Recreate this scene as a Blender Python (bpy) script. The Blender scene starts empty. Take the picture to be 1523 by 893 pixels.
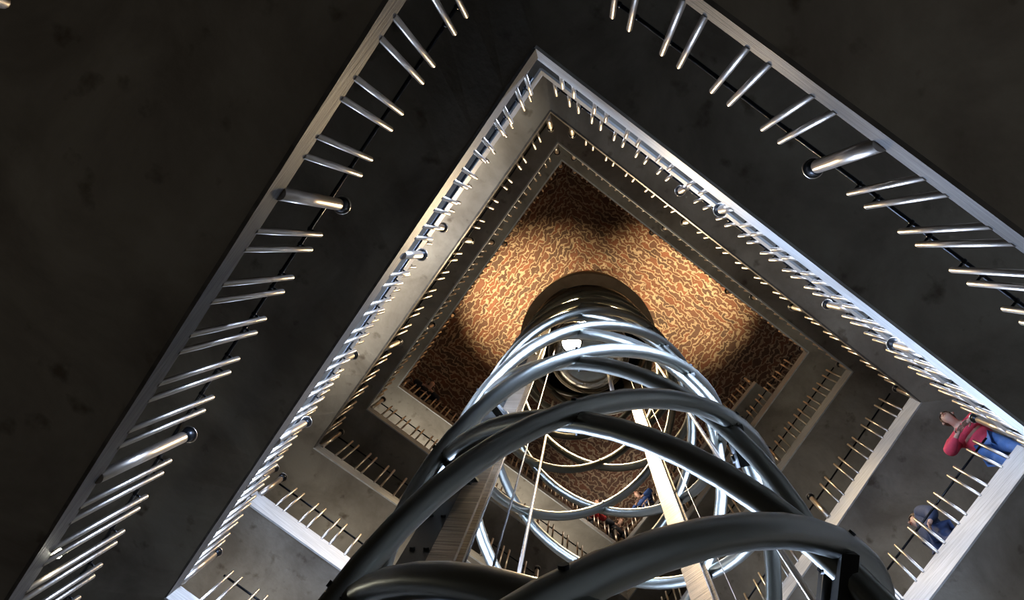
import bpy, bmesh, math, random
from mathutils import Vector, Matrix
random.seed(7)
sc = bpy.context.scene
PI = math.pi

# ------------------------------------------------------------------ camera
EYE = 1.6                      # camera height; all measured heights below are above the eye
V3 = Vector
cam_rows = ((0.7911320182900827, -0.6063456326252035, 0.08034365832224696),
            (0.6109087120556876, 0.7897775543888074, -0.05515396738309464),
            (-0.030011250735701808, 0.09271671035997918, 0.995240140091477))
cd = bpy.data.cameras.new('camera'); cam = bpy.data.objects.new('camera', cd)
sc.collection.objects.link(cam)
r0, r1, r2 = [V3(r) for r in cam_rows]
m = Matrix((r0, -r1, -r2)).transposed().to_4x4(); m.translation = V3((0, 0, EYE))
cam.matrix_world = m
cd.sensor_width = 36; cd.lens = 1300 / 1523 * 36; cd.clip_start = .05; cd.clip_end = 200
sc.camera = cam

# ------------------------------------------------------------------ exposure, world
sc.view_settings.view_transform = 'Standard'; sc.view_settings.look = 'None'
sc.view_settings.exposure = 0; sc.view_settings.gamma = 1; sc.view_settings.use_curve_mapping = False
w = bpy.data.worlds.new('world'); sc.world = w; w.use_nodes = True
w.node_tree.nodes['Background'].inputs[0].default_value = (.6, .6, .6, 1)
w.node_tree.nodes['Background'].inputs[1].default_value = .007

# ------------------------------------------------------------------ lights of the place, and added fills
COOL = (.52, .68, 1.0); WARM = (1.0, .74, .42); SOFT = (1.0, .93, .80)
def area(name, a, b, width, power, col, aim=(0, 0, 1)):
    """rectangular light lying along a -> b (heights above the eye), shining along aim"""
    a, b = V3(a), V3(b); mid = (a + b) / 2; mid.z += EYE
    L = bpy.data.lights.new(name, 'AREA'); L.shape = 'RECTANGLE'
    L.spread = math.radians(105 if name == 'soffit_fill' else 180); L.size = (b - a).length; L.size_y = width; L.energy = power; L.color = col
    o = bpy.data.objects.new(name, L); sc.collection.objects.link(o)
    x = (b - a).normalized(); z = -V3(aim).normalized(); y = z.cross(x).normalized(); z = x.cross(y).normalized()
    mm = Matrix((x, y, z)).transposed().to_4x4(); mm.translation = mid; o.matrix_world = mm
    return o
def spot(name, loc, tgt, power, col, ang=60, blend=.6, rad=.08):
    L = bpy.data.lights.new(name, 'SPOT'); L.energy = power; L.color = col
    L.spot_size = math.radians(ang); L.spot_blend = blend; L.shadow_soft_size = rad
    o = bpy.data.objects.new(name, L); sc.collection.objects.link(o)
    loc = V3(loc); tgt = V3(tgt)
    o.rotation_euler = (tgt - loc).to_track_quat('-Z', 'Y').to_euler(); o.location = loc + V3((0, 0, EYE))
    return o
def point(name, loc, power, col, rad=.1):
    L = bpy.data.lights.new(name, 'POINT'); L.energy = power; L.color = col; L.shadow_soft_size = rad
    o = bpy.data.objects.new(name, L); sc.collection.objects.link(o); o.location = V3(loc) + V3((0, 0, EYE))
    return o
# added upward fills without fixtures along the ramps, out of sight from below, washing the soffit of the next turn
area('soffit_fill', (-2.8, .2, 9.9), (-2.8, 3.7, 10.6), .5, 135, SOFT, (-.08, 0, 1))         # ramp C, left side
area('soffit_fill', (-.6, -2.2, 9.7), (4.6, -2.2, 9.9), .5, 7, SOFT)              # ramp C, top right
area('soffit_fill', (-.8, 6.3, 11.15), (4.6, 6.3, 11.7), .5, 30, SOFT)             # ramp C, bottom left
area('soffit_fill', (6.3, -.6, 9.9), (6.3, 4.6, 9.3), .5, 11, SOFT)               # ramp C, right
area('soffit_fill', (6.3, -.6, 13.1), (6.3, 4.6, 11.8), .5, 10, SOFT)             # ramp D, right
area('soffit_fill', (-.6, -2.0, 15.5), (4.6, -2.0, 16.1), .5, 7, SOFT)            # ramp E, top right
area('soffit_fill', (-2.8, 0, 15.7), (-2.8, 4.4, 16.8), .5, 8, SOFT)              # ramp E, left
area('soffit_fill', (-.8, 6.3, 17.4), (4.6, 6.3, 18.1), .5, 85, SOFT)             # ramp E, bottom left
area('soffit_fill', (6.3, -.6, 16.1), (6.3, 4.6, 18.0), .5, 8, SOFT)              # ramp E, right
area('soffit_fill', (6.3, -.6, 19.1), (6.3, 4.6, 20.9), .5, 6, SOFT)              # ramp F, right
area('soffit_fill', (-1.6, 6.2, 8.9), (4.0, 6.2, 9.1), .5, 16, SOFT)              # ramp B, bottom left
area('soffit_fill', (6.3, -.6, 6.6), (6.3, 4.6, 6.6), .5, 6, SOFT)               # ramp B, right
area('soffit_fill', (-2.7, -.5, 1.2), (-2.7, 4.5, 1.5), .5, 1.9, SOFT)             # ramp below A, left
area('soffit_fill', (-1.0, -2.3, .4), (4.6, -2.3, .4), .5, 3.5, SOFT)               # below A, top right, no slab under it
# daylight from the tower windows behind the ramps, plus added fills where marked
for o_ in (area('window_and_fill', (-3.1, .3, 11.6), (-3.1, 3.6, 12.2), .5, 130, COOL, (1, .1, -.45)),
           area('window_and_fill', (-.8, -2.85, 8.15), (4.2, -2.85, 8.25), .6, 620, COOL, (.0, 1, -.25)),
           area('window_and_fill', (-.6, -2.85, 10.3), (4.2, -2.85, 10.4), .5, 190, COOL, (.0, 1, -.3)),  # added fill to brighten the higher cage rings
           area('window_and_fill', (-3.1, .2, 7.75), (-3.1, 4.6, 8.95), .45, 380, COOL, (1, 0, -.1))):
    o_.data.spread = math.radians(84 if o_.location.y < -2 else 104)
area('window_and_fill', (6.6, 0, 2.6), (6.6, 4.0, 2.6), .9, 9, (.85, .9, .75), (-1, 0, .1))  # added low fill for the nearest soffits
for o_ in (area('window_and_fill', (1.2, 6.6, 7.75), (5.4, 6.6, 7.75), .7, 380, COOL, (-.25, -1, -.38)),):  # added fill for the undersides of the cage tubes
    o_.data.spread = math.radians(62)
spot('cage_fill', (-2.9, -2.6, 9.8), (1.0, 1.2, 7.6), 1300, COOL, 34, .5, .4)  # added beam to brighten the cage tubes, no fixture there
# lamps below the lift car and at the vault
spot('car_lamp', (.86, .868, 16.78), (.9, .95, 0), 1500, WARM, 118, .7, .14)
spot('car_lamp', (.909, 1.524, 16.80), (1.2, 1.56, 0), 900, WARM, 118, .7, .1)
spot('vault_lamp', (-1.9, 2.5, 19.8), (-.7, 2.0, 22.6), 2900, WARM, 64, 1)
spot('vault_lamp', (2.9, -1.7, 19.3), (2.7, -1.0, 22.6), 2900, WARM, 64, 1)
point('vault_fill', (4.2, 4.2, 21.9), 34, (1, .85, .68), .3)  # added fill to lift the darker bricks

# ------------------------------------------------------------------ materials
def mat(name, col=(.5, .5, .5), metal=0, rough=.5, nodes=None, emit=None):
    mt = bpy.data.materials.new(name); mt.use_nodes = True
    nt = mt.node_tree; b = nt.nodes['Principled BSDF']
    b.inputs['Base Color'].default_value = (*col, 1); b.inputs['Metallic'].default_value = metal
    b.inputs['Roughness'].default_value = rough
    if emit:
        b.inputs['Emission Color'].default_value = (*emit[0], 1); b.inputs['Emission Strength'].default_value = emit[1]
    if nodes: nodes(nt, b)
    return mt
def N(nt, t, **k):
    n = nt.nodes.new(t)
    for a, v in k.items():
        if a in n.inputs: n.inputs[a].default_value = v
        else: setattr(n, a, v)
    return n
def mottled(c1, c2, scale=1.2, bump=.15, c3=None):
    def f(nt, b):
        tc = N(nt, 'ShaderNodeTexCoord')
        n1 = N(nt, 'ShaderNodeTexNoise'); n1.inputs['Scale'].default_value = scale
        n1.inputs['Detail'].default_value = 8; n1.inputs['Roughness'].default_value = .62; n1.inputs['Distortion'].default_value = .4
        nt.links.new(tc.outputs['Object'], n1.inputs['Vector'])
        r = N(nt, 'ShaderNodeValToRGB'); r.color_ramp.elements[0].color = (*c1, 1); r.color_ramp.elements[1].color = (*c2, 1)
        r.color_ramp.elements[0].position = .36; r.color_ramp.elements[1].position = .62
        nt.links.new(n1.outputs['Fac'], r.inputs['Fac'])
        out = r.outputs['Color']
        if c3:                                   # dark spots and scuffs
            n3 = N(nt, 'ShaderNodeTexNoise'); n3.inputs['Scale'].default_value = scale * 4.5; n3.inputs['Detail'].default_value = 5
            nt.links.new(tc.outputs['Object'], n3.inputs['Vector'])
            r3 = N(nt, 'ShaderNodeValToRGB'); r3.color_ramp.elements[0].position = .26; r3.color_ramp.elements[1].position = .38
            r3.color_ramp.elements[0].color = (*c3, 1); r3.color_ramp.elements[1].color = (1, 1, 1, 1)
            nt.links.new(n3.outputs['Fac'], r3.inputs['Fac'])
            mx = N(nt, 'ShaderNodeMix', data_type='RGBA', blend_type='MULTIPLY'); mx.inputs[0].default_value = 1
            nt.links.new(out, mx.inputs[6]); nt.links.new(r3.outputs['Color'], mx.inputs[7]); out = mx.outputs[2]
        nt.links.new(out, b.inputs['Base Color'])
        n2 = N(nt, 'ShaderNodeTexNoise'); n2.inputs['Scale'].default_value = 14; n2.inputs['Detail'].default_value = 6
        nt.links.new(tc.outputs['Object'], n2.inputs['Vector'])
        bp = N(nt, 'ShaderNodeBump'); bp.inputs['Strength'].default_value = bump; bp.inputs['Distance'].default_value = .02
        nt.links.new(n2.outputs['Fac'], bp.inputs['Height']); nt.links.new(bp.outputs['Normal'], b.inputs['Normal'])
    return f
def streaky(c1, c2):
    def f(nt, b):
        tc = N(nt, 'ShaderNodeTexCoord'); mp = N(nt, 'ShaderNodeMapping')
        mp.inputs['Scale'].default_value = (1.6, 1.6, 26)
        nt.links.new(tc.outputs['Object'], mp.inputs['Vector'])
        n1 = N(nt, 'ShaderNodeTexNoise'); n1.inputs['Scale'].default_value = 1.6; n1.inputs['Detail'].default_value = 7; n1.inputs['Distortion'].default_value = .8
        nt.links.new(mp.outputs['Vector'], n1.inputs['Vector'])
        r = N(nt, 'ShaderNodeValToRGB'); r.color_ramp.elements[0].color = (*c1, 1); r.color_ramp.elements[1].color = (*c2, 1)
        r.color_ramp.elements[0].position = .35; r.color_ramp.elements[1].position = .65
        nt.links.new(n1.outputs['Fac'], r.inputs['Fac']); nt.links.new(r.outputs['Color'], b.inputs['Base Color'])
        bp = N(nt, 'ShaderNodeBump'); bp.inputs['Strength'].default_value = .4; bp.inputs['Distance'].default_value = .01
        nt.links.new(n1.outputs['Fac'], bp.inputs['Height']); nt.links.new(bp.outputs['Normal'], b.inputs['Normal'])
    return f
def bricks(rot):
    def f(nt, b):
        tc = N(nt, 'ShaderNodeTexCoord'); mp = N(nt, 'ShaderNodeMapping'); mp.inputs['Rotation'].default_value = (0, 0, rot)
        nt.links.new(tc.outputs['Object'], mp.inputs['Vector'])
        nz = N(nt, 'ShaderNodeTexNoise'); nz.inputs['Scale'].default_value = 5.5; nz.inputs['Detail'].default_value = 2
        nt.links.new(mp.outputs['Vector'], nz.inputs['Vector'])
        ad = N(nt, 'ShaderNodeMix', data_type='VECTOR'); ad.inputs[0].default_value = .26
        nt.links.new(mp.outputs['Vector'], ad.inputs[4]); nt.links.new(nz.outputs['Color'], ad.inputs[5])
        bt = N(nt, 'ShaderNodeTexBrick'); bt.inputs['Scale'].default_value = 1
        bt.inputs['Brick Width'].default_value = .3; bt.inputs['Row Height'].default_value = .085
        bt.inputs['Mortar Size'].default_value = .016; bt.inputs['Mortar Smooth'].default_value = .4; bt.inputs['Bias'].default_value = -.1
        bt.inputs['Color1'].default_value = (.22, .085, .045, 1); bt.inputs['Color2'].default_value = (.085, .052, .038, 1)
        bt.inputs['Mortar'].default_value = (.50, .38, .26, 1)
        nt.links.new(ad.outputs[1], bt.inputs['Vector'])
        n2 = N(nt, 'ShaderNodeTexNoise'); n2.inputs['Scale'].default_value = 3.2; n2.inputs['Detail'].default_value = 4
        nt.links.new(mp.outputs['Vector'], n2.inputs['Vector'])
        mx = N(nt, 'ShaderNodeMix', data_type='RGBA', blend_type='MULTIPLY'); mx.inputs[0].default_value = .7
        nt.links.new(bt.outputs['Color'], mx.inputs[6]); nt.links.new(n2.outputs['Fac'], mx.inputs[7])
        nt.links.new(mx.outputs[2], b.inputs['Base Color'])
        bp = N(nt, 'ShaderNodeBump'); bp.inputs['Strength'].default_value = .8; bp.inputs['Distance'].default_value = .05; bp.invert = True
        nt.links.new(bt.outputs['Fac'], bp.inputs['Height']); nt.links.new(bp.outputs['Normal'], b.inputs['Normal'])
    return f
M_soffit = mat('soffit_plaster', rough=.9, nodes=mottled((.165, .14, .11), (.29, .26, .215), 1.0, .3, (.5, .45, .4)))
M_wall = mat('wall_plaster', rough=.9, nodes=mottled((.14, .12, .10), (.22, .195, .16), 1.3, .25))
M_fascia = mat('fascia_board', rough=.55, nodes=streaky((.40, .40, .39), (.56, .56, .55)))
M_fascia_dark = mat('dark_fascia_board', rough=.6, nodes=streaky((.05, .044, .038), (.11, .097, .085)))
M_deck = mat('dark_ramp_floor', rough=.85, nodes=mottled((.03, .028, .026), (.06, .055, .05), 2, .3))
M_floor = mat('floor_stone', rough=.8, nodes=mottled((.045, .042, .038), (.08, .075, .07), 2, .3))
M_chrome = mat('brushed_steel', (.66, .58, .50), .96, .34)
M_black = mat('black_metal', (.012, .013, .016), .6, .32)
M_tube = mat('cage_tube', (.29, .295, .265), 1, .33)
M_cable = mat('cable_steel', (.10, .09, .08), .8, .45)
M_mast = mat('mast_steel', metal=.8, rough=.45, nodes=streaky((.12, .09, .065), (.30, .24, .18)))
M_plate = mat('black_plate', (.018, .018, .015), .2, .5)
M_car = mat('lift_car_steel', (.55, .48, .38), 1, .16)
M_ring = mat('ring_plaster', rough=.8, nodes=mottled((.30, .20, .11), (.40, .28, .17), 3, .1))
M_bulb = mat('lamp_glass', (1, .95, .85), 0, .3, emit=((1, .86, .62), 60))
M_brick = [mat('vault_brick', rough=.75, nodes=bricks(a)) for a in (PI / 2, 0)]

# ------------------------------------------------------------------ helpers
def link(name, bm, mats, parent=None, loc=None):
    me = bpy.data.meshes.new(name); bm.to_mesh(me); bm.free()
    for mt in (mats if isinstance(mats, (list, tuple)) else [mats]): me.materials.append(mt)
    o = bpy.data.objects.new(name, me); sc.collection.objects.link(o)
    if parent: o.parent = parent
    if loc is not None: o.location = loc
    return o
def tag(o, label, cat, group=None):
    o['label'] = label; o['category'] = cat
    if group: o['group'] = group
    return o
def thing(name, label, cat, loc=(0, 0, 0), group=None):
    o = bpy.data.objects.new(name, None); sc.collection.objects.link(o); o.location = loc; o.empty_display_size = .2
    return tag(o, label, cat, group)
def struct(o): o['kind'] = 'structure'; return o
def tube(bm, pts, r, n=12, mi=0, caps=True, closed=False, smooth=True):
    pts = [V3(p) for p in pts]; rings = []; up = None
    for i, p in enumerate(pts):
        a = pts[i - 1] if i or closed else p; b = pts[(i + 1) % len(pts)] if i < len(pts) - 1 or closed else p
        t = (b - a).normalized()
        if up is None: up = t.orthogonal().normalized()
        up = (up - t * up.dot(t)).normalized(); s = t.cross(up)
        rr = r[i] if isinstance(r, (list, tuple)) else r
        rings.append([bm.verts.new(p + (up * math.cos(2 * PI * k / n) + s * math.sin(2 * PI * k / n)) * rr) for k in range(n)])
    m_ = len(rings)
    for i in range(m_ if closed else m_ - 1):
        A, B = rings[i], rings[(i + 1) % m_]
        for k in range(n):
            f = bm.faces.new((A[k], A[(k + 1) % n], B[(k + 1) % n], B[k])); f.smooth = smooth; f.material_index = mi
    if caps and not closed:
        for rg, fl in ((rings[0], True), (rings[-1], False)):
            f = bm.faces.new(rg[::-1] if fl else rg); f.material_index = mi
def box(bm, c, half, mi=0, ax=None):
    """box with centre c, half sizes and optional axes"""
    ax = ax or (V3((1, 0, 0)), V3((0, 1, 0)), V3((0, 0, 1))); c = V3(c)
    v = [bm.verts.new(c + ax[0] * half[0] * i + ax[1] * half[1] * j + ax[2] * half[2] * k) for i in (-1, 1) for j in (-1, 1) for k in (-1, 1)]
    for q in ((0, 1, 3, 2), (4, 6, 7, 5), (0, 4, 5, 1), (2, 3, 7, 6), (0, 2, 6, 4), (1, 5, 7, 3)):
        f = bm.faces.new([v[i] for i in q]); f.material_index = mi
def ball(bm, c, r, mi=0, u=10, v=7):
    res = bmesh.ops.create_uvsphere(bm, u_segments=u, v_segments=v, radius=r, matrix=Matrix.Translation(V3(c)))
    for vt in res['verts']:
        for f in vt.link_faces: f.material_index = mi; f.smooth = True
def prism(bm, bot, top, mi=0):
    a = [bm.verts.new(p) for p in bot]; b = [bm.verts.new(p) for p in top]; n = len(a)
    bm.faces.new(a[::-1]); bm.faces.new(b)
    for i in range(n): bm.faces.new((a[i], a[(i + 1) % n], b[(i + 1) % n], b[i]))
    bmesh.ops.recalc_face_normals(bm, faces=bm.faces); bm.normal_update()
def H(x, y, z): return V3((x, y, z + EYE))

# ------------------------------------------------------------------ the shaft: ramps, walls, vault
X0, Y0, X1, Y1 = -1.463, -1.207, 5.037, 5.011       # inner edge of the ramps
WID = 1.75
WX0, WY0, WX1, WY1 = X0 - WID, Y0 - WID, X1 + WID, Y1 + WID
OUT = {'TL': V3((-1, 0, 0)), 'TR': V3((0, -1, 0)), 'BL': V3((0, 1, 0)), 'R': V3((1, 0, 0))}
def outer(side, p):
    """point on the outer wall beside the inner point p, mitred at the corners"""
    x, y = p.x, p.y
    if side in ('TL', 'R'):
        ox = WX0 if side == 'TL' else WX1
        oy = WY0 if y < Y0 + .35 else (WY1 if y > Y1 - .45 else y)
        return V3((ox, oy, p.z))
    oy = WY0 if side == 'TR' else WY1
    ox = WX0 if x < X0 + .35 else (WX1 if x > X1 - .45 else x)
    return V3((ox, oy, p.z))
def ramp(side, a, b, th, pale=True):
    a, b = H(*a), H(*b); A, B = outer(side, a), outer(side, b); up = V3((0, 0, max(th - .01, .12)))
    bm = bmesh.new(); K = 16; rows = []
    for k in range(K + 1):
        p, q = a.lerp(b, k / K), A.lerp(B, k / K)
        rows.append([bm.verts.new(v) for v in (p, q, q + up, p + up)])
    for k in range(K):
        for m_ in range(4):
            f = bm.faces.new((rows[k][m_], rows[k + 1][m_], rows[k + 1][(m_ + 1) % 4], rows[k][(m_ + 1) % 4])); f.material_index = int(m_ == 2)
    bm.faces.new(rows[0]); bm.faces.new(rows[-1][::-1]); bmesh.ops.recalc_face_normals(bm, faces=bm.faces)
    s = struct(link('ramp_slab', bm, [M_soffit, M_deck]))
    # fascia board on the inner edge: its face points to the shaft
    o = OUT[side]; d = (b - a).normalized(); bm = bmesh.new()
    t = V3((0, 0, th)); dn = V3((0, 0, -.004)); inn = -o * .012; K = 24
    rows = []
    for i in range(K + 1):
        p = a.lerp(b, i / K); j = random.uniform(-.004, .004)
        rows.append([p + inn + dn + V3((0, 0, j)), p + inn + t, p + o * .012 + t, p + o * .012 + dn + V3((0, 0, j))])
    vs = [[bm.verts.new(q) for q in r] for r in rows]
    for i in range(K):
        for k in range(4): bm.faces.new((vs[i][k], vs[i + 1][k], vs[i + 1][(k + 1) % 4], vs[i][(k + 1) % 4]))
    bm.faces.new(vs[0]); bm.faces.new(vs[-1][::-1]); bmesh.ops.recalc_face_normals(bm, faces=bm.faces)
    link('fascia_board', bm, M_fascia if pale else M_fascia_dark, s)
    return s

def make_baluster(L, r):
    bm = bmesh.new()
    tube(bm, [(0, 0, 0), (0, 0, L - r * .7), (0, 0, L - r * .2), (0, 0, L)], [r, r, r * .86, r * .45], 12)
    tube(bm, [(r * .5, 0, L - .075), (.052, 0, L - .075)], .0085, 8, 1)      # stub that carries the rail
    ball(bm, (.062, 0, L - .075), .019, 1)
    me = bpy.data.meshes.new('baluster'); bm.to_mesh(me); bm.free(); me.materials.append(M_chrome); me.materials.append(M_black)
    return me
def make_post(L, r):
    bm = bmesh.new()
    tube(bm, [(0, 0, 0), (0, 0, L - .05)], r, 20)
    tube(bm, [(0, 0, L - .10), (0, 0, L - .03), (0, 0, L)], [r * 1.06, r * 1.2, r * 1.42], 20, 1)
    tube(bm, [(r * 1.45 * math.cos(k * PI / 12), r * 1.45 * math.sin(k * PI / 12), L) for k in range(24)], .006, 8, 0, closed=True)
    ball(bm, (0, 0, L), r * 1.2, 1, 14, 8)
    me = bpy.data.meshes.new('post'); bm.to_mesh(me); bm.free(); me.materials.append(M_chrome); me.materials.append(M_black)
    return me
MESH = {}
def railing(side, a, b, z0, tip, posts, pairs, label, back=0., lo=None, hi=None, r=.019, gap=.125):
    """railing along a -> b. posts: coordinates along the side; z0 / tip: foot and tip above the slab bottom"""
    a, b = H(*a), H(*b); o = OUT[side]; ax = 1 if side in ('TL', 'R') else 0
    at = lambda u: a.lerp(b, (u - a[ax]) / (b[ax] - a[ax])) + o * back
    lo = min(a[ax], b[ax]) + .06 if lo is None else lo; hi = max(a[ax], b[ax]) - .06 if hi is None else hi
    rz = math.atan2(o.y, o.x); L = tip - z0
    key = (round(L, 3), r)
    if key not in MESH: MESH[key] = (make_baluster(L, r), make_post(L + .03, r * 2.1))
    root = thing('ramp_railing', label, 'railing', at((lo + hi) / 2) + V3((0, 0, z0)), 'steel railings along the spiral ramp')
    base = root.location.copy()
    posts = sorted(posts)
    for u in posts:
        if lo - .05 <= u <= hi + .05:
            p = bpy.data.objects.new('post', MESH[key][1]); sc.collection.objects.link(p); p.parent = root
            p.location = at(u) + V3((0, 0, z0)) - base; p.rotation_euler.z = rz
    for u0, u1 in zip(posts, posts[1:]):
        for k in range(pairs):
            c = u0 + (u1 - u0) * (k + 1) / (pairs + 1)
            c = u0 + (u1 - u0) * ((k + .85) / (pairs + .7))
            for s in (-.5, .5):
                u = c + s * gap
                if lo <= u <= hi:
                    p = bpy.data.objects.new('baluster', MESH[key][0]); sc.collection.objects.link(p); p.parent = root
                    p.location = at(u) + V3((0, 0, z0)) - base; p.rotation_euler.z = rz
    bm = bmesh.new(); up = V3((0, 0, tip - .075))
    tube(bm, [at(lo) + o * .062 + up - base, at(hi) + o * .062 + up - base], .0135, 10)
    link('handrail', bm, M_black, root)
    return root

T = dict(A=4.0, B=6.70, C=8.95, D=11.565, E=14.92, F=17.773)
L_ = dict(A=5.12, B=8.54, C=10.426, D=13.317, E=16.714, F=19.637)
R_ = dict(C=9.377, D=12.541, E=15.661, F=18.657)
B_ = dict(B=8.65, C=11.091, D=14.449, E=17.436, F=20.464)
cT = lambda k: (X0, Y0, T[k]) if k != 'B' else (-1.23, -1.01, T[k])
cL = lambda k: (X0, Y1, L_[k]) if k != 'B' else (-1.23, 5.45, L_[k])
cR = lambda k: (X1, Y0, R_[k])
cB = lambda k: (X1, Y1, B_[k])
third = lambda s: [s, s + 2.05, s + 4.1, s + 6.15]
SIDES = [
 # side, a, b, fascia, z0, tip, posts, pairs, back, label
 ('TL', cT('A'), cL('A'), .21, .19, 1.38, [-3.4, -1.32, .73, 2.81, 4.9], 5, 0, 'nearest railing on the left, paired steel balusters against the black soffit'),
 ('TR', cT('A'), (X1, Y0, 3.84), .18, .16, 1.31, [-3.4, -1.33, .77, 2.85, 4.95], 5, 0, 'nearest railing at the upper right, over the brown edge board'),
 ('TL', cT('B'), cL('B'), .32, .28, 1.17, [-1.03, .98, 3.25, 5.35], 6, 0, 'long left railing beside the brightly lit soffit, balusters bluish white'),
 ('TR', cT('B'), (4.7, -1.01, 7.06), .40, .34, 1.05, [-1.25, .74, 2.70, 4.7], 5, .02, 'upper right railing on the wide pale edge board'),
 ('BL', cL('B'), (X1, 5.2, B_['B']), .32, .28, 1.2, [-1.2, .9, 3.0, 4.95], 5, 0, 'short piece of railing at the lower left frame edge'),
 ('TL', cT('C'), cL('C'), .28, .24, 1.1, third(-1.25), 5, .06, 'left railing seen just behind the bluish white balusters'),
 ('TR', cT('C'), (X1, Y0, 9.25), .24, .20, 1.12, [-1.65, .46, 2.60, 4.75], 6, .02, 'upper right railing on the narrow pale strip below the wide edge board'),
 ('BL', cL('C'), cB('C'), .42, .38, 1.25, [-1.38, .7, 2.8, 4.9], 5, 0, 'lower left railing over the pale board in front of the grey soffit'),
 ('R', cR('C'), (X1, 4.95, B_['B']), .44, .40, 1.30, [-1.3, .89, 3.0, 5.0], 5, 0, 'railing in front of the person in the pink jacket'),
 ('TL', cT('D'), cL('D'), .16, .14, 1.15, third(-1.14), 5, 0, 'left railing on the inner edge of the bright grey soffit'),
 ('TR', cT('D'), cR('D'), .15, .12, .95, third(-1.14), 5, .03, 'upper right railing on the thin brown edge inside the two pale strips'),
 ('BL', cL('D'), cB('D'), .26, .22, 1.35, [-1.4, .75, 2.85, 4.9], 5, 0, 'lower left railing whose balusters stand out against the black soffit'),
 ('R', cR('D'), (X1, Y1, B_['C']), .40, .36, 1.38, [-1.24, .85, 2.95, 4.95], 5, 0, 'right railing with a round steel post behind the largest dark cage tube joint'),
 ('TL', cT('E'), cL('E'), .14, .12, 1.0, third(-1.14), 6, 0, 'left railing on the thin white edge around the upper opening'),
 ('TR', cT('E'), cR('E'), .15, .12, .75, third(-1.14), 6, .02, 'upper right railing on the thin white line outside the brick vault opening'),
 ('BL', cL('E'), cB('E'), .26, .22, 1.25, [-1.42, .6, 2.7, 4.9], 5, 0, 'lower left railing with a rounded corner over the black soffit'),
 ('R', cR('E'), (X1, Y1, B_['D']), .34, .30, 1.3, [-1.23, .82, 2.9, 4.95], 6, 0, 'right railing on a white board, second from the brick vault'),
 ('TL', cT('F'), cL('F'), .12, .1, .85, third(-1.14), 6, 0, 'thin left railing directly beside the left golden lit bricks'),
 ('TR', cT('F'), cR('F'), .13, .1, .55, third(-1.14), 6, 0, 'thin upper right railing directly beside the right golden lit bricks'),
 ('BL', cL('F'), cB('F'), .26, .22, 1.2, [-1.42, .6, 2.7, 4.9], 6, 0, 'lower left railing in front of dark bricks at the vault'),
 ('R', cR('F'), (X1, Y1, B_['E']), .34, .30, 1.25, [-1.35, .79, 2.9, 4.95], 6, 0, 'right railing on a white board, nearest the brick vault corner'),
 ('R', (X1, -.04, 20.46), (X1, Y1, B_['F']), .26, .22, 1.2, [-2.05, .05, 2.1, 4.2, 6.2], 6, 0, 'short brown railing ending at a corner in front of the bricks'),
]
for idx, (side, a, b, th, z0, tip, posts, pairs, back, lab) in enumerate(SIDES):
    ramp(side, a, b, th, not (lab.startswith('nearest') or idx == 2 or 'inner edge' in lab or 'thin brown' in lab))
    railing(side, a, b, z0, tip, posts, pairs, lab, back, *{4: (-1.0, None), 20: (-1.0, None)}.get(idx, (None, None)))
# the ramp below the nearest one: only its baluster tips reach the frame
railing('TL', (X0, Y0, .66), (X0, Y1, 1.1), .28, 1.26, [-1.1, .98, 3.0, 4.9], 5, 'baluster tips in the top left corner of the photo', 0)
ramp('TL', (X0, Y0, .66), (X0, Y1, 1.1), .34, False)

zt = 24.5 + EYE
def wall(name, pts, mt, th, n):
    bm = bmesh.new(); n = V3(n)
    prism(bm, pts, [V3(p) + n * th for p in pts]); return struct(link(name, bm, mt))
for nm, (ax_, ay), (bx_, by), n in (('wall_left', (WX0, WY0), (WX0, WY1), (-1, 0, 0)), ('wall_top', (WX0, WY0), (WX1, WY0), (0, -1, 0)),
                                  ('wall_bottom', (WX0, WY1), (WX1, WY1), (0, 1, 0)), ('wall_right', (WX1, WY0), (WX1, WY1), (1, 0, 0))):
    wall(nm, [(ax_, ay, 0), (bx_, by, 0), (bx_, by, zt), (ax_, ay, zt)], M_wall, .3, n)
bm = bmesh.new(); box(bm, ((WX0 + WX1) / 2, (WY0 + WY1) / 2, -.1), ((WX1 - WX0) / 2 + .3, (WY1 - WY0) / 2 + .3, .1)); struct(link('floor', bm, M_floor))
# brick vault: four curved panels rising from the walls to the round lift opening
CX, CY, RC = 1.361, 1.56, 1.265                      # lift cage axis and radius
RO, RI = 1.56, 1.31
def vault():
    cs = [(WX0, WY0), (WX1, WY0), (WX1, WY1), (WX0, WY1)]
    bm = bmesh.new(); K = 48; rows = []
    ang = [2 * PI * i / K for i in range(K)]
    for j in range(7):
        t = j / 6; row = []
        for a in ang:
            dx, dy = math.cos(a), math.sin(a)
            tx = ((WX1 if dx > 0 else WX0) - CX) / dx if abs(dx) > 1e-6 else 1e9
            ty = ((WY1 if dy > 0 else WY0) - CY) / dy if abs(dy) > 1e-6 else 1e9
            s = min(tx, ty); rr = s * (1 - t) + RO * t
            z = 22.1 + 1.3 * math.sin(t * PI / 2)
            row.append(bm.verts.new(H(CX + dx * rr, CY + dy * rr, z)))
        rows.append(row)
    for j in range(6):
        for i in range(K):
            f = bm.faces.new((rows[j][i], rows[j][(i + 1) % K], rows[j + 1][(i + 1) % K], rows[j + 1][i]))
            c = f.calc_center_median(); dx, dy = c.x - CX, c.y - CY
            tx = ((WX1 if dx > 0 else WX0) - CX) / dx; ty = ((WY1 if dy > 0 else WY0) - CY) / dy
            f.material_index = 0 if tx < ty else 1
    r = bmesh.ops.extrude_face_region(bm, geom=list(bm.faces))
    bmesh.ops.translate(bm, verts=[g for g in r['geom'] if isinstance(g, bmesh.types.BMVert)], vec=(0, 0, .3))
    bmesh.ops.recalc_face_normals(bm, faces=bm.faces)
    return struct(link('ceiling', bm, M_brick))
vault()
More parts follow.
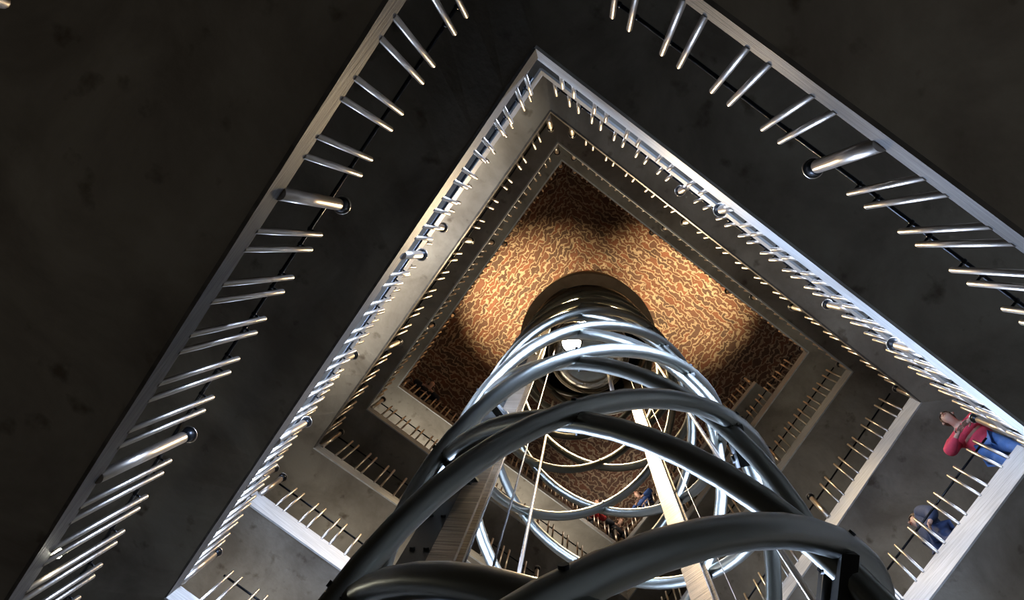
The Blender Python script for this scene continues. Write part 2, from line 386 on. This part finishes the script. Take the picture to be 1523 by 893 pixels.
# round opening drum with its plaster ring
bm = bmesh.new(); K = 64
prof = [(RO, 20.0), (RO, 24.6), (RI, 24.6), (RI, 20.0)]
rg = [[bm.verts.new(H(CX + r * math.cos(2 * PI * i / K), CY + r * math.sin(2 * PI * i / K), z)) for i in range(K)] for r, z in prof]
for j in range(4):
    for i in range(K):
        f = bm.faces.new((rg[j][i], rg[j][(i + 1) % K], rg[(j + 1) % 4][(i + 1) % K], rg[(j + 1) % 4][i])); f.smooth = j % 2 == 0
        if j == 2: f.material_index = 1
bmesh.ops.recalc_face_normals(bm, faces=bm.faces)
struct(link('trim_1', bm, [M_ring, M_plate]))
bm = bmesh.new(); tube(bm, [H(CX, CY, 24.5), H(CX, CY, 24.6)], RI + .1, 48); struct(link('trim_2', bm, M_plate))

# ------------------------------------------------------------------ the lift cage
PHI, H0, DH = 3.931, 3.137, 2.309
def cp(az, h, r=RC):
    a = PHI + az * PI / 4
    return H(CX + r * math.cos(a), CY + r * math.sin(a), h)
cage = thing('elevator_cage', 'tall round lift cage of crossing curved dark steel tubes', 'elevator shaft', H(CX, CY, -EYE))
org = cage.location.copy()
HB, HT = -1.55, 20.9
def cage_child(name, bm, mt, parent=None, label=None):
    o = link(name, bm, mt, parent or cage)
    if label: o['label'] = label
    return o
for sgn in (1, -1):
    for i in range(4):
        # passes azimuth 0 at height H0 + DH * (i + .5), one half pitch per eighth of a turn
        bm = bmesh.new(); pts = []
        hz0 = H0 + DH * (i + .5)
        a0 = (HB - hz0) / (DH / 2); a1 = (HT - hz0) / (DH / 2); n = int((a1 - a0) * 7)
        for k in range(n + 1):
            az = a0 + (a1 - a0) * k / n
            pts.append(cp(sgn * az, hz0 + az * DH / 2, RC + sgn * .028) - org)
        tube(bm, pts, .057, 16)
        cage_child('cage_tube', bm, M_tube)
for az in range(8):
    k = -2
    while True:
        h = H0 + DH * (k + (0 if az % 2 else .5)); k += 1
        if h > HT - .1: break
        if h < HB: continue
        bm = bmesh.new(); c = cp(az, h) - org; rad = V3((c.x, c.y, 0)).normalized(); tg = V3((0, 0, 1)).cross(rad)
        # saddle clamp: short sleeve round the crossing and a bolt plate
        tube(bm, [c - tg * .022, c - tg * .018, c + tg * .018, c + tg * .022], [.056, .071, .071, .056], 14)
        tube(bm, [c - rad * .095, c + rad * .092], .014, 10)
        tube(bm, [c + V3((0, 0, -.075)), c + V3((0, 0, .075))], .016, 8)
        cage_child('clamp', bm, M_black)
# thin vertical rods tied to the rear joints
for az, h0_, h1_ in ((5, 2.0, 17.3), (2, 2.0, 17.3)):
    bm = bmesh.new(); tube(bm, [cp(az, h0_, RC - .11) - org, cp(az, h1_, RC - .11) - org], .02, 10)
    cage_child('tie_rod', bm, M_chrome)
# big black bracket plates that tie the joints to the guide masts
def bracket(p, q, wd):
    p, q = H(*p) - org, H(*q) - org; d = (q - p); L = d.length; d.normalize(); s = V3((0, 0, 1)); n_ = d.cross(s).normalized(); s = n_.cross(d)
    bm = bmesh.new(); box(bm, (p + q) / 2, (L / 2, .03, wd), 0, (d, n_, s)); tube(bm, [p, q], .05, 10)
    for t in (.2, .8): tube(bm, [p.lerp(q, t) - n_ * .06, p.lerp(q, t) + n_ * .06], .028, 6)
    bmesh.ops.bevel(bm, geom=[e for e in bm.edges if e.calc_length() > .055 and e.is_manifold and e.calc_face_angle(0) > 1.2], offset=.008, segments=1, affect='EDGES')
    cage_child('bracket', bm, M_plate)
def plan(o): return (o.x, o.y)
ML = V3((.40, 1.62, 0)); MR = V3((2.47, 1.60, 0))   # plan positions of the two guide masts
for k in (-1, 0, 1, 2, 3, 4, 5):
    p = cp(7, H0 + DH * k, RC - .03); bracket((p.x, p.y, p.z - EYE), (ML.x, ML.y, p.z - EYE), .09)
    p = cp(3, H0 + DH * k, RC + .02); bracket((p.x, p.y, p.z - EYE), (MR.x, MR.y + .12, p.z - EYE), .09)
    p = cp(1, H0 + DH * k, RC + .02); q = cp(1.25, H0 + DH * k - .05, RC - (.28 if k < 1 else .12)); bracket((p.x, p.y, p.z - EYE), (q.x, q.y, q.z - EYE), .12 if k < 1 else .06)

def mast(name, c, label, face, wd, h0_, h1_, plate):
    root = thing(name, label, 'guide rail', H(c.x, c.y, h0_)); f = V3(face).normalized(); s = V3((0, 0, 1)).cross(f)
    hh = (h1_ - h0_) / 2; bm = bmesh.new()
    z = V3((0, 0, 1))
    box(bm, f * wd * .45 + z * hh, (.014, wd * .5, hh), 0, (f, s, z))
    box(bm, -f * wd * .45 + z * hh, (.014, wd * .5, hh), 0, (f, s, z))
    box(bm, z * hh, (wd * .44, .014, hh), 0, (f, s, z))
    link('rail_beam', bm, M_mast, root)
    if plate:
        bm = bmesh.new(); box(bm, s * (wd * .5 + .085) + z * hh, (.02, .075, hh), 0, (f, s, z))
        k = .4
        while k < 2 * hh:
            for q in (-.035, .035): tube(bm, [s * (wd * .5 + .085 + q) + z * k - f * .034, s * (wd * .5 + .085 + q) + z * k + f * .034], .016, 6)
            k += .55
        link('side_plate', bm, M_plate, root)
    return root
mast('guide_mast', ML, 'left guide mast inside the lift cage, worn golden steel beside a black plate', (.6, .8, 0), .13, -EYE, 19.5, True)
mast('guide_mast', MR, 'right guide mast inside the lift cage, worn pale steel beam', (.75, .2, 0), .17, -EYE, 19.5, False)
for nm, x, y, r, h0_, h1_, mt, lab in (('hoist_cable', .579, 1.90, .009, -1.6, 17.3, M_cable, 'dark hoist cable next to the left guide mast'),
                       ('hoist_cable', .735, 1.83, .009, -1.6, 17.3, M_cable, 'dark hoist cable further from the left guide mast'),
                       ('signal_wire', 2.10, 1.30, .0035, -1.6, 17.4, M_chrome, 'hair thin wire left of its twin, right of the right guide mast'),
                       ('signal_wire', 2.24, 1.22, .0035, -1.6, 17.4, M_chrome, 'hair thin wire right of its twin, right of the right guide mast'),
                       ('hanging_pole', 1.419, 1.20, .03, 10.2, 17.35, M_chrome, 'pale pole hanging under the lift car')):
    bm = bmesh.new(); n = 3 if r < .03 else 2
    tube(bm, [(0, 0, 0), (0, 0, (h1_ - h0_) * .5), (0, 0, h1_ - h0_)], r, 8)
    tag(link(nm, bm, mt, None, H(x, y, h0_)), lab, 'cable' if r < .03 else 'pole')

# lift car
car = thing('elevator_car', 'round polished steel lift car hanging high inside the cage', 'elevator', H(CX, CY, 17.4))
bm = bmesh.new(); K = 56
prof = [(0, .02), (.50, .0), (.66, .0), (.74, .05), (.78, .14), (.80, .16), (.80, 2.55), (.74, 2.62), (0, 2.66)]
rg = [[bm.verts.new((r * math.cos(2 * PI * i / K), r * math.sin(2 * PI * i / K), z)) for i in range(K)] for r, z in prof[1:-1]]
c0 = bm.verts.new((0, 0, prof[0][1])); c1 = bm.verts.new((0, 0, prof[-1][1]))
for i in range(K):
    bm.faces.new((c0, rg[0][(i + 1) % K], rg[0][i])); bm.faces.new((c1, rg[-1][i], rg[-1][(i + 1) % K]))
    for A, B in zip(rg, rg[1:]):
        f = bm.faces.new((A[i], A[(i + 1) % K], B[(i + 1) % K], B[i])); f.smooth = True
bmesh.ops.recalc_face_normals(bm, faces=bm.faces); link('car_body', bm, M_car, car)
for z in (.5, 1.2, 1.9):
    bm = bmesh.new(); tube(bm, [(.815 * math.cos(2 * PI * i / 48), .815 * math.sin(2 * PI * i / 48), z) for i in range(48)], .022, 8, closed=True)
    link('band', bm, M_chrome, car)
for k in range(6):
    a = k * PI / 3; bm = bmesh.new(); tube(bm, [(.6 * math.cos(a), .6 * math.sin(a), -.03), (.6 * math.cos(a), .6 * math.sin(a), .01)], .03, 10); link('bolt', bm, M_chrome, car)
def lamp(loc, r):
    bm = bmesh.new(); tube(bm, [(0, 0, 0), (0, 0, .02), (0, 0, .10), (0, 0, .16)], [r * 1.1, r * 1.15, r * .8, r * .3], 24)
    tube(bm, [(0, 0, .1), (0, 0, .52)], .018, 8)
    t = link('floodlight', bm, M_black, car, V3(loc) - V3((CX, CY, 17.4)))
    bm = bmesh.new(); bmesh.ops.create_uvsphere(bm, u_segments=20, v_segments=10, radius=r, matrix=Matrix.Diagonal((1, 1, .35, 1)))
    for f in bm.faces: f.smooth = True
    link('lamp_glass', bm, M_bulb, t)
lamp((.86, .868, 16.92), .27)  # this glass and the next are widened to stand for their glow
lamp((.909, 1.524, 16.92), .18)
lamp((1.407, 1.467, 16.92), .06)
# small lamp standing on the edge of the nearest ramp
t = thing('floor_spotlight', 'small glaring lamp behind the nearest left balusters, low in the photo', 'lamp', H(-1.52, 3.62, 5.07))
bm = bmesh.new(); tube(bm, [(0, 0, 0), (0, 0, .012), (0, 0, .03)], [.045, .045, .012], 16); tube(bm, [(0, 0, .03), (0, 0, .25)], .01, 8); link('base', bm, M_black, t)
bm = bmesh.new(); tube(bm, [(-.06, 0, .27), (-.03, 0, .265), (.012, 0, .26)], [.02, .03, .04], 16); link('housing', bm, M_black, t)
bm = bmesh.new(); bmesh.ops.create_uvsphere(bm, u_segments=16, v_segments=8, radius=.036, matrix=Matrix.Translation((.016, 0, .255)))
link('lamp_glass', bm, M_bulb, t)
point('floor_lamp', (-1.44, 3.62, 5.30), 5, (1, .97, .8), .02)

# ------------------------------------------------------------------ people
def skin(name, chain, mt, parent, sub=2, smooth=True):
    """chain: (points {key: (pos, rx, ry)}, edges, root key) grown into one surface"""
    P, E_, root = chain
    bm = bmesh.new(); lay = bm.verts.layers.skin.verify(); vs = {}
    for k, v in P.items():
        vs[k] = bm.verts.new(v[0]); d = vs[k][lay]; d.radius = (v[1], v[2] if len(v) > 2 else v[1]); d.use_root = (k == root)
    for a, b in E_: bm.edges.new((vs[a], vs[b]))
    o = link(name, bm, mt, parent)
    md = o.modifiers.new('skin', 'SKIN'); md.use_smooth_shade = True; md.use_x_symmetry = False
    ms = o.modifiers.new('sub', 'SUBSURF'); ms.levels = ms.render_levels = sub
    return o
def cloth(name, col, rough=.85):
    return mat(name, rough=rough, nodes=mottled(tuple(c * .8 for c in col), col, 9, .3))
M_skin = mat('skin', (.62, .38, .28), 0, .55)
def person(label, foot, face, jacket, trousers, hair, pose, gz=0, group=None, fingers=True):
    """face: heading angle; pose holds joint positions in metres: x forward, y to the left, z up"""
    root = thing('person', label, 'person', foot, group); root.rotation_euler.z = face
    J = {k: V3(v) for k, v in pose.items()}
    P = {'pelvis': (J['pelvis'], .14, .11), 'waist': (J['waist'], .13, .10), 'chest': (J['chest'], .165, .115), 'collar': (J['collar'], .10, .08), 'neck': (J['neck'], .055),
         'chin': (J['head'] + V3((.03, 0, -.07)), .062, .075), 'skull': (J['head'] + V3((0, 0, .03)), .078, .092), 'crown': (J['head'] + V3((-.01, 0, .085)), .055, .065)}
    E_ = [('pelvis', 'waist'), ('waist', 'chest'), ('chest', 'collar'), ('collar', 'neck'), ('neck', 'chin'), ('chin', 'skull'), ('skull', 'crown')]
    for s_, q in (('l', 1), ('r', -1)):
        for a, r_ in (('sh', .058), ('el', .042), ('wr', .028)): P[a + s_] = (J[a + s_], r_)
        for a, r_ in (('hip', .088), ('kn', .058), ('an', .042), ('toe', .036)): P[a + s_] = (J[a + s_], r_)
        hand = J['wr' + s_] + (J['wr' + s_] - J['el' + s_]).normalized() * .07
        P['pa' + s_] = (hand, .030, .018)
        E_ += [('collar', 'sh' + s_), ('sh' + s_, 'el' + s_), ('el' + s_, 'wr' + s_), ('wr' + s_, 'pa' + s_),
               ('pelvis', 'hip' + s_), ('hip' + s_, 'kn' + s_), ('kn' + s_, 'an' + s_), ('an' + s_, 'toe' + s_)]
    body = skin('body', (P, E_, 'pelvis'), M_skin, root)
    if fingers:
        for s_ in 'lr':
            w_, e_ = J['wr' + s_], J['el' + s_]; d = (w_ - e_).normalized(); up = V3((0, 0, 1)); sd = d.cross(up).normalized(); dn = sd.cross(d) if sd.cross(d).z < 0 else -sd.cross(d)
            bm = bmesh.new(); base = w_ + d * .075
            for k, ln in enumerate((.066, .076, .07, .055)):
                b_ = base + sd * (.027 - .018 * k)
                tube(bm, [b_ - d * .02, b_ + d * ln * .45, b_ + d * ln * .75 + dn * .012, b_ + d * ln * .9 + dn * .03], [.009, .0085, .008, .006], 8)
            th_ = w_ + d * .03 + sd * .028
            tube(bm, [th_, th_ + sd * .022 + d * .02, th_ + sd * .03 + d * .045 + dn * .01], [.011, .010, .007], 8)
            h_ = link('fingers', bm, M_skin, root)
    ex = .045
    Pj = {k: (v[0], *[r_ + ex for r_ in (v[1], v[2] if len(v) > 2 else v[1])]) for k, v in P.items() if k in ('pelvis', 'waist', 'chest', 'collar', 'shl', 'shr', 'ell', 'elr')}
    Pj['pelvis'] = (J['pelvis'] * .75 + J['waist'] * .25, .165, .135)
    for s_ in 'lr': Pj['cu' + s_] = (J['el' + s_].lerp(J['wr' + s_], .92), .042)
    skin('jacket', (Pj, [('pelvis', 'waist'), ('waist', 'chest'), ('chest', 'collar'), ('collar', 'shl'), ('collar', 'shr'), ('shl', 'ell'), ('shr', 'elr'), ('ell', 'cul'), ('elr', 'cur')], 'pelvis'), jacket, root)
    Pt = {'pelvis': (J['pelvis'], .155, .125)}
    for s_ in 'lr': Pt['hip' + s_] = (J['hip' + s_], .105); Pt['kn' + s_] = (J['kn' + s_], .075); Pt['an' + s_] = (J['an' + s_] + V3((0, 0, .02)), .058)
    skin('trousers', (Pt, [('pelvis', 'hipl'), ('pelvis', 'hipr'), ('hipl', 'knl'), ('hipr', 'knr'), ('knl', 'anl'), ('knr', 'anr')], 'pelvis'), trousers, root)
    for s_ in 'lr':
        sp = {'heel': (J['an' + s_] + V3((-.03, 0, -.035)), .043), 'mid': (J['an' + s_] + V3((.08, 0, -.045)), .042, .034), 'tip': (J['toe' + s_] + V3((.02, 0, -.005)), .038, .028)}
        skin('shoe', (sp, [('heel', 'mid'), ('mid', 'tip')], 'heel'), M_plate, root)
    hc = J['head']; bm = bmesh.new()
    bmesh.ops.create_uvsphere(bm, u_segments=20, v_segments=14, radius=1, matrix=Matrix.Translation(hc + V3((-.022, 0, .05))) @ Matrix.Diagonal((.108, .088, .098, 1)))
    bmesh.ops.delete(bm, geom=[v for v in bm.verts if v.co.x - hc.x > .045 and v.co.z - hc.z < .07 or v.co.z - hc.z < -.03], context='VERTS')
    for f in bm.faces: f.smooth = True
    h_ = link('hair', bm, hair, root); so = h_.modifiers.new('thick', 'SOLIDIFY'); so.thickness = .012
    bm = bmesh.new()
    tube(bm, [hc + V3((.085, 0, .035)), hc + V3((.105, 0, .0)), hc + V3((.098, 0, -.012))], [.009, .015, .010], 8)      # nose
    for q in (-1, 1): tube(bm, [hc + V3((0, q * .078, .03)), hc + V3((-.008, q * .092, .01)), hc + V3((.004, q * .08, -.02))], [.012, .014, .008], 8)
    link('face', bm, M_skin, root)
    for q in (-1, 1):
        bm = bmesh.new(); ball(bm, hc + V3((.083, q * .032, .025)), .011); link('eye', bm, M_plate, root)
    bm = bmesh.new(); tube(bm, [hc + V3((.088, -.024, -.05)), hc + V3((.098, 0, -.053)), hc + V3((.088, .024, -.05))], .006, 8); link('mouth', bm, M_lip, root)
    return root
M_lip = mat('lips', (.45, .16, .14), 0, .5)
STAND = dict(pelvis=(0, 0, .96), waist=(.01, 0, 1.10), chest=(.0, 0, 1.30), collar=(0, 0, 1.43), neck=(.01, 0, 1.52), head=(.03, 0, 1.65),
             shl=(0, .19, 1.42), shr=(0, -.19, 1.42), ell=(-.03, .25, 1.13), elr=(-.03, -.25, 1.13), wrl=(.10, .24, .90), wrr=(.10, -.24, .90),
             hipl=(0, .09, .90), hipr=(0, -.09, .90), knl=(.02, .10, .50), knr=(.02, -.10, .50), anl=(-.01, .11, .09), anr=(-.01, -.11, .09), toel=(.13, .12, .04), toer=(.13, -.12, .04))
LEAN = dict(STAND, pelvis=(-.03, 0, .95), waist=(.02, 0, 1.08), chest=(.14, 0, 1.22), collar=(.24, 0, 1.32), neck=(.31, 0, 1.38), head=(.40, 0, 1.48),
            shl=(.23, .19, 1.30), shr=(.23, -.19, 1.30), ell=(.30, .36, 1.07), elr=(.30, -.36, 1.07), wrl=(.36, .12, 1.08), wrr=(.36, -.14, 1.08))
REACH = dict(STAND, ell=(.24, .22, 1.22), wrl=(.46, .16, 1.12), elr=(.24, -.22, 1.20), wrr=(.44, -.16, 1.08))
C_ = lambda n, c: cloth(n, c)
pink, white, navy, jean, blue, red, dark = C_('pink_cloth', (.80, .07, .12)), C_('white_cloth', (.75, .72, .72)), C_('navy_cloth', (.05, .07, .13)), C_('denim', (.10, .22, .52)), C_('blue_cloth', (.05, .12, .38)), C_('red_cloth', (.45, .03, .03)), C_('dark_cloth', (.03, .03, .04))
hbrown, hdark = mat('brown_hair', (.10, .05, .025), 0, .6), mat('dark_hair', (.02, .015, .012), 0, .6)
slab = lambda a, b, t: a + (b - a) * t + .34
def top_at(side_z, x, y): return H(x, y, side_z)
person('person in a pink jacket and jeans leaning on the right railing', H(5.32, -1.13, 9.82), PI, pink, jean, hbrown, LEAN)
person('person in navy clothes standing behind the right railing, beside the pink jacket', H(5.50, .10, 9.72), PI * .7, navy, C_('dark_denim', (.035, .06, .15)), hbrown, STAND)
person('person in a blue jacket behind the highest railing, right of the others', H(5.30, 4.05, 20.74), PI, blue, dark, hbrown, LEAN)
person('person in dark red clothes at the far corner under the brick vault', H(4.2, 5.28, 20.68), -PI / 2, red, dark, hdark, LEAN)
person('person in dark clothes at the far corner under the brick vault', H(5.0, 5.28, 20.72), -PI / 2, dark, dark, hbrown, LEAN)
person('person in black at the left corner of the brick vault', H(-.95, 5.30, 19.95), -PI / 2, dark, dark, hbrown, LEAN)
